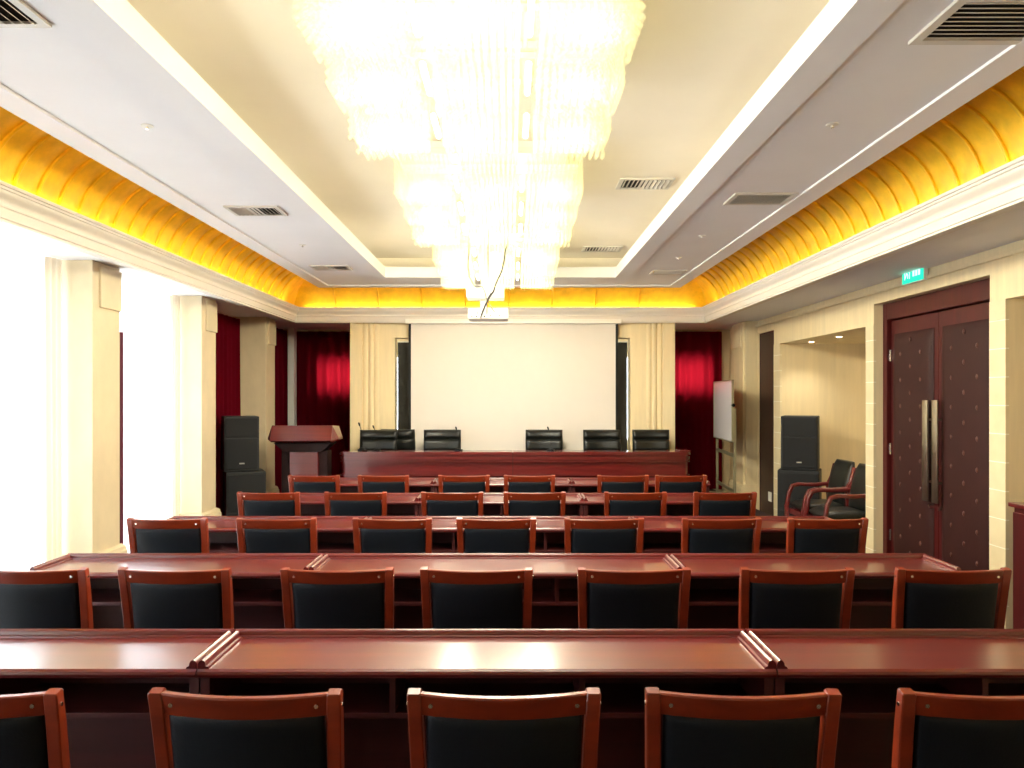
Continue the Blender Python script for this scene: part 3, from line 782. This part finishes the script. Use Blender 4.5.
# ------------------------------------------------------------------ projector
PY = 6.95
def P(px, py, Y=PY): return ((px-511)*Y/800, Y, EYE-(py-397)*Y/800)
px0 = P(488, 315)
t = thing('projector', 'white projector hanging from the ceiling on a pole between two chandeliers', 'projector', (px0[0], PY, 2.26))
obj('body', build(lambda b: box(b, -.175, .175, 0, .28, 0, .092, .014)), 'white', t)
def f_ports(b):
    for x, z in ((-.14, .02), (-.10, .02), (-.09, .05), (-.03, .02), (-.05, .05), (.02, .025), (.10, .03)): tube(b, [(x, -.004, z), (x, .004, z)], .007, 8)
obj('port_panel', build(f_ports), 'darkmetal', t)
obj('lens', build(lambda b: tube(b, [(.08, .275, .045), (.08, .32, .045)], .035, 16)), 'darkmetal', t, 40)
br = obj('mount_box', build(lambda b: (box(b, -.19, .14, .02, .26, .185, .275, .01), )), 'white', t)
obj('neck', build(lambda b: (box(b, -.07, -.01, .10, .17, .09, .19, .004), )), 'white', t)
obj('pole', build(lambda b: tube(b, [(-.02, .14, .27), (-.02, .14, ZU-2.26-.002)], .03, 14)), 'white', t, 40)
def cab(pts, r, m, Y=6.9):
    bb = bmesh.new(); q = [Vector(P(a, c, Y))-Vector((px0[0], PY, 2.26)) for a, c in pts]
    tube(bb, q, r, 6); obj('cable', bb, m, t, 60)
cab([(507, 200), (507.5, 243), (505, 252), (504, 262), (501.5, 272), (498, 279), (495.5, 285), (493, 293)], .007, 'cable')
cab([(493, 292), (489, 298), (485.5, 305), (482.5, 312), (480.5, 318)], .008, 'cable')
cab([(491, 293), (487, 300), (487, 307), (487, 314)], .005, 'cable')
cab([(470, 210), (469, 250), (468, 266), (469.5, 277), (474, 285), (477.5, 288), (482, 286.5), (485, 292), (486.5, 299), (490, 305), (493, 310), (495, 312.5)], .005, 'greycable')

# ------------------------------------------------------------------ ceiling vents
def make_vent(style):
    t = thing('air_vent', 'x', 'vent'); W, H = .50, .36
    fr = bmesh.new()
    ring(fr, (-W/2+.035, W/2-.035, -H/2+.035, H/2-.035), (-W/2, W/2, -H/2, H/2), -.012, 0)
    obj('frame', fr, 'ventmetal', t)
    obj('duct_back', build(lambda b: box(b, -W/2+.03, W/2-.03, -H/2+.03, H/2-.03, -.002, .0)), 'ventdark', t)
    if style == 'slats':
        n = 9
        for i in range(n):
            y = -H/2+.05+(H-.10)*i/(n-1)
            m = Matrix.Translation((0, y, -.008)) @ Matrix.Rotation(math.radians(20), 4, 'X')
            obj('slat', build(lambda b: box(b, -W/2+.035, W/2-.035, -.009, .009, -.0012, .0012, mtx=m)), 'ventmetal', t)
    else:
        n = 11
        for i in range(n):
            x = -W/2+.055+(W-.11)*i/(n-1)
            a = -35 if i < n/2-1 else 35
            m = Matrix.Translation((x, 0, -.010)) @ Matrix.Rotation(math.radians(a if abs(i-n//2) > 1 else a*.2), 4, 'Y')
            obj('slat', build(lambda b: box(b, -.013, .013, -H/2+.035, H/2-.035, -.0012, .0012, mtx=m)), 'ventmetal', t)
    return t
v1 = Once(make_vent('slats')); v2 = Once(make_vent('louvre'))
g = 'ceiling air vents'
for x, y, k, l in ((1.76, 2.86, 1, 'large slatted vent in the ceiling border nearest above the double door'), (1.69, 5.43, .84, 'grey slatted vent halfway along the right ceiling border'), (1.69, 8.62, .72, 'farthest slatted vent on the right ceiling border')):
    v1((x, y, ZC), 0, l, g).scale = (k, k, 1)
for x, y, z, k, l in ((-1.89, 2.74, ZC, .9, 'louvred vent in the left ceiling border, cut by the top left corner'), (-1.84, 5.78, ZC, .76, 'louvred vent halfway along the left ceiling border'), (-1.87, 8.32, ZC, .80, 'farthest louvred vent on the left ceiling border'),
                   (1.0, 5.98, ZU, .80, 'louvred vent in the recess beside the middle chandelier'), (.98, 8.62, ZU, .84, 'louvred vent in the recess beside the farthest chandelier')):
    v2((x, y, z), 0, l, g).scale = (k, k, 1)

# sprinklers / detectors on the lower ceiling
def make_spr():
    t = thing('ceiling_sprinkler', 'x', 'sprinkler')
    obj('plate', build(lambda b: lathe(b, [(.03, 0), (.03, -.004), (.014, -.007)], n=16)), 'white', t, 40)
    obj('nozzle', build(lambda b: lathe(b, [(.007, -.005), (.005, -.014), (.010, -.016), (.010, -.018)], n=12)), 'bolt', t, 40)
    return t
sp = Once(make_spr())
for x, y, l in ((1.59, 3.96, 'small white sprinkler on the right ceiling border near the large vent'), (1.60, 6.70, 'small white sprinkler on the right ceiling border beyond the middle vent'), (1.62, 7.75, 'small white sprinkler nearest the farthest right vent'),
                (-1.81, 3.98, 'small white sprinkler on the left ceiling border near the corner vent'), (-1.85, 7.1, 'small white sprinkler between the two farther left vents')):
    sp((x, y, ZC), 0, l, 'ceiling sprinklers')

# recessed downlights in the alcove soffit
def make_dl():
    t = thing('recessed_downlight', 'x', 'downlight')
    obj('rim', build(lambda b: lathe(b, [(.05, 0), (.05, -.006), (.034, -.006), (.034, -.002)], n=20)), 'white', t, 40)
    obj('bulb', build(lambda b: lathe(b, [(.030, -.003), (.028, -.007), (.012, -.010)], n=16)), 'spot', t, 40)
    return t
dl = Once(make_dl())
for x, y, l in ((3.52, 9.37, 'small downlight in the alcove ceiling above the right loudspeakers'), (3.52, 8.58, 'small downlight in the alcove ceiling above the farther armchair'), (3.52, 7.80, 'small downlight in the alcove ceiling above the nearer armchair')):
    dl((x, y, AT), 0, l, 'alcove downlights')
    sl = bpy.data.lights.new('downlight_lamp', 'SPOT'); sl.energy = 16; sl.color = (1, .9, .72); sl.spot_size = 2.0; sl.spot_blend = .8; sl.shadow_soft_size = .03
    so = bpy.data.objects.new('downlight_lamp', sl); COL.objects.link(so); so.location = (x, y, AT-.03)

# ------------------------------------------------------------------ exit sign
t = thing('exit_sign', 'lit green exit sign with running figure above the double door', 'exit sign', (3.235, 6.43, EYE+.925)); t.scale = (1, 1.1, 1.2)
obj('housing', build(lambda b: box(b, -.004, .03, -.155, .155, -.005, .150, .003)), 'white', t)
obj('lit_face', build(lambda b: box(b, -.010, -.004, -.150, .150, 0, .145)), 'exit', t)
def f_icon(b):
    x0, x1 = -.0125, -.010
    # frame of the little doorway (towards the far end, left in view)
    for (y0, y1, z0, z1) in ((.105, .112, .025, .125), (.035, .042, .025, .125), (.035, .112, .118, .125)): box(b, x0, x1, y0, y1, z0, z1)
    prism(b, [(.072+.010*math.cos(2*PI*k/10), .106+.010*math.sin(2*PI*k/10)) for k in range(10)], 'x', x0, x1)
    for a, c in (((.074, .094), (.080, .064)), ((.074, .088), (.055, .078)), ((.076, .088), (.094, .074)), ((.080, .066), (.062, .052)), ((.062, .052), (.066, .030)), ((.080, .066), (.096, .044)), ((.096, .044), (.102, .036))):
        A, C = Vector(a), Vector(c); d = (C-A).normalized(); n = Vector((-d.y, d.x))*.0045
        prism(b, [tuple(A+n), tuple(C+n), tuple(C-n), tuple(A-n)], 'x', x0, x1)
    # bars on the nearer half
    for y in (-.02, -.06, -.10): box(b, x0, x1, y-.012, y+.012, .035, .11)
obj('pictogram', build(f_icon), 'exitwhite', t)
obj('bracket', build(lambda b: (box(b, .028, .046, -.10, -.06, .05, .09), box(b, .028, .046, .06, .10, .05, .09))), 'white', t)

# ------------------------------------------------------------------ wall socket
t = thing('wall_socket', 'white double wall socket low on the narrow brown door', 'wall socket', (3.303, 10.19, .25))
obj('plate', build(lambda b: box(b, -.010, 0, -.06, .06, 0, .12, .003)), 'white', t)
obj('outlet', build(lambda b: (box(b, -.0115, -.010, -.045, -.005, .03, .09), box(b, -.0115, -.010, .005, .045, .03, .09))), 'winframe', t)
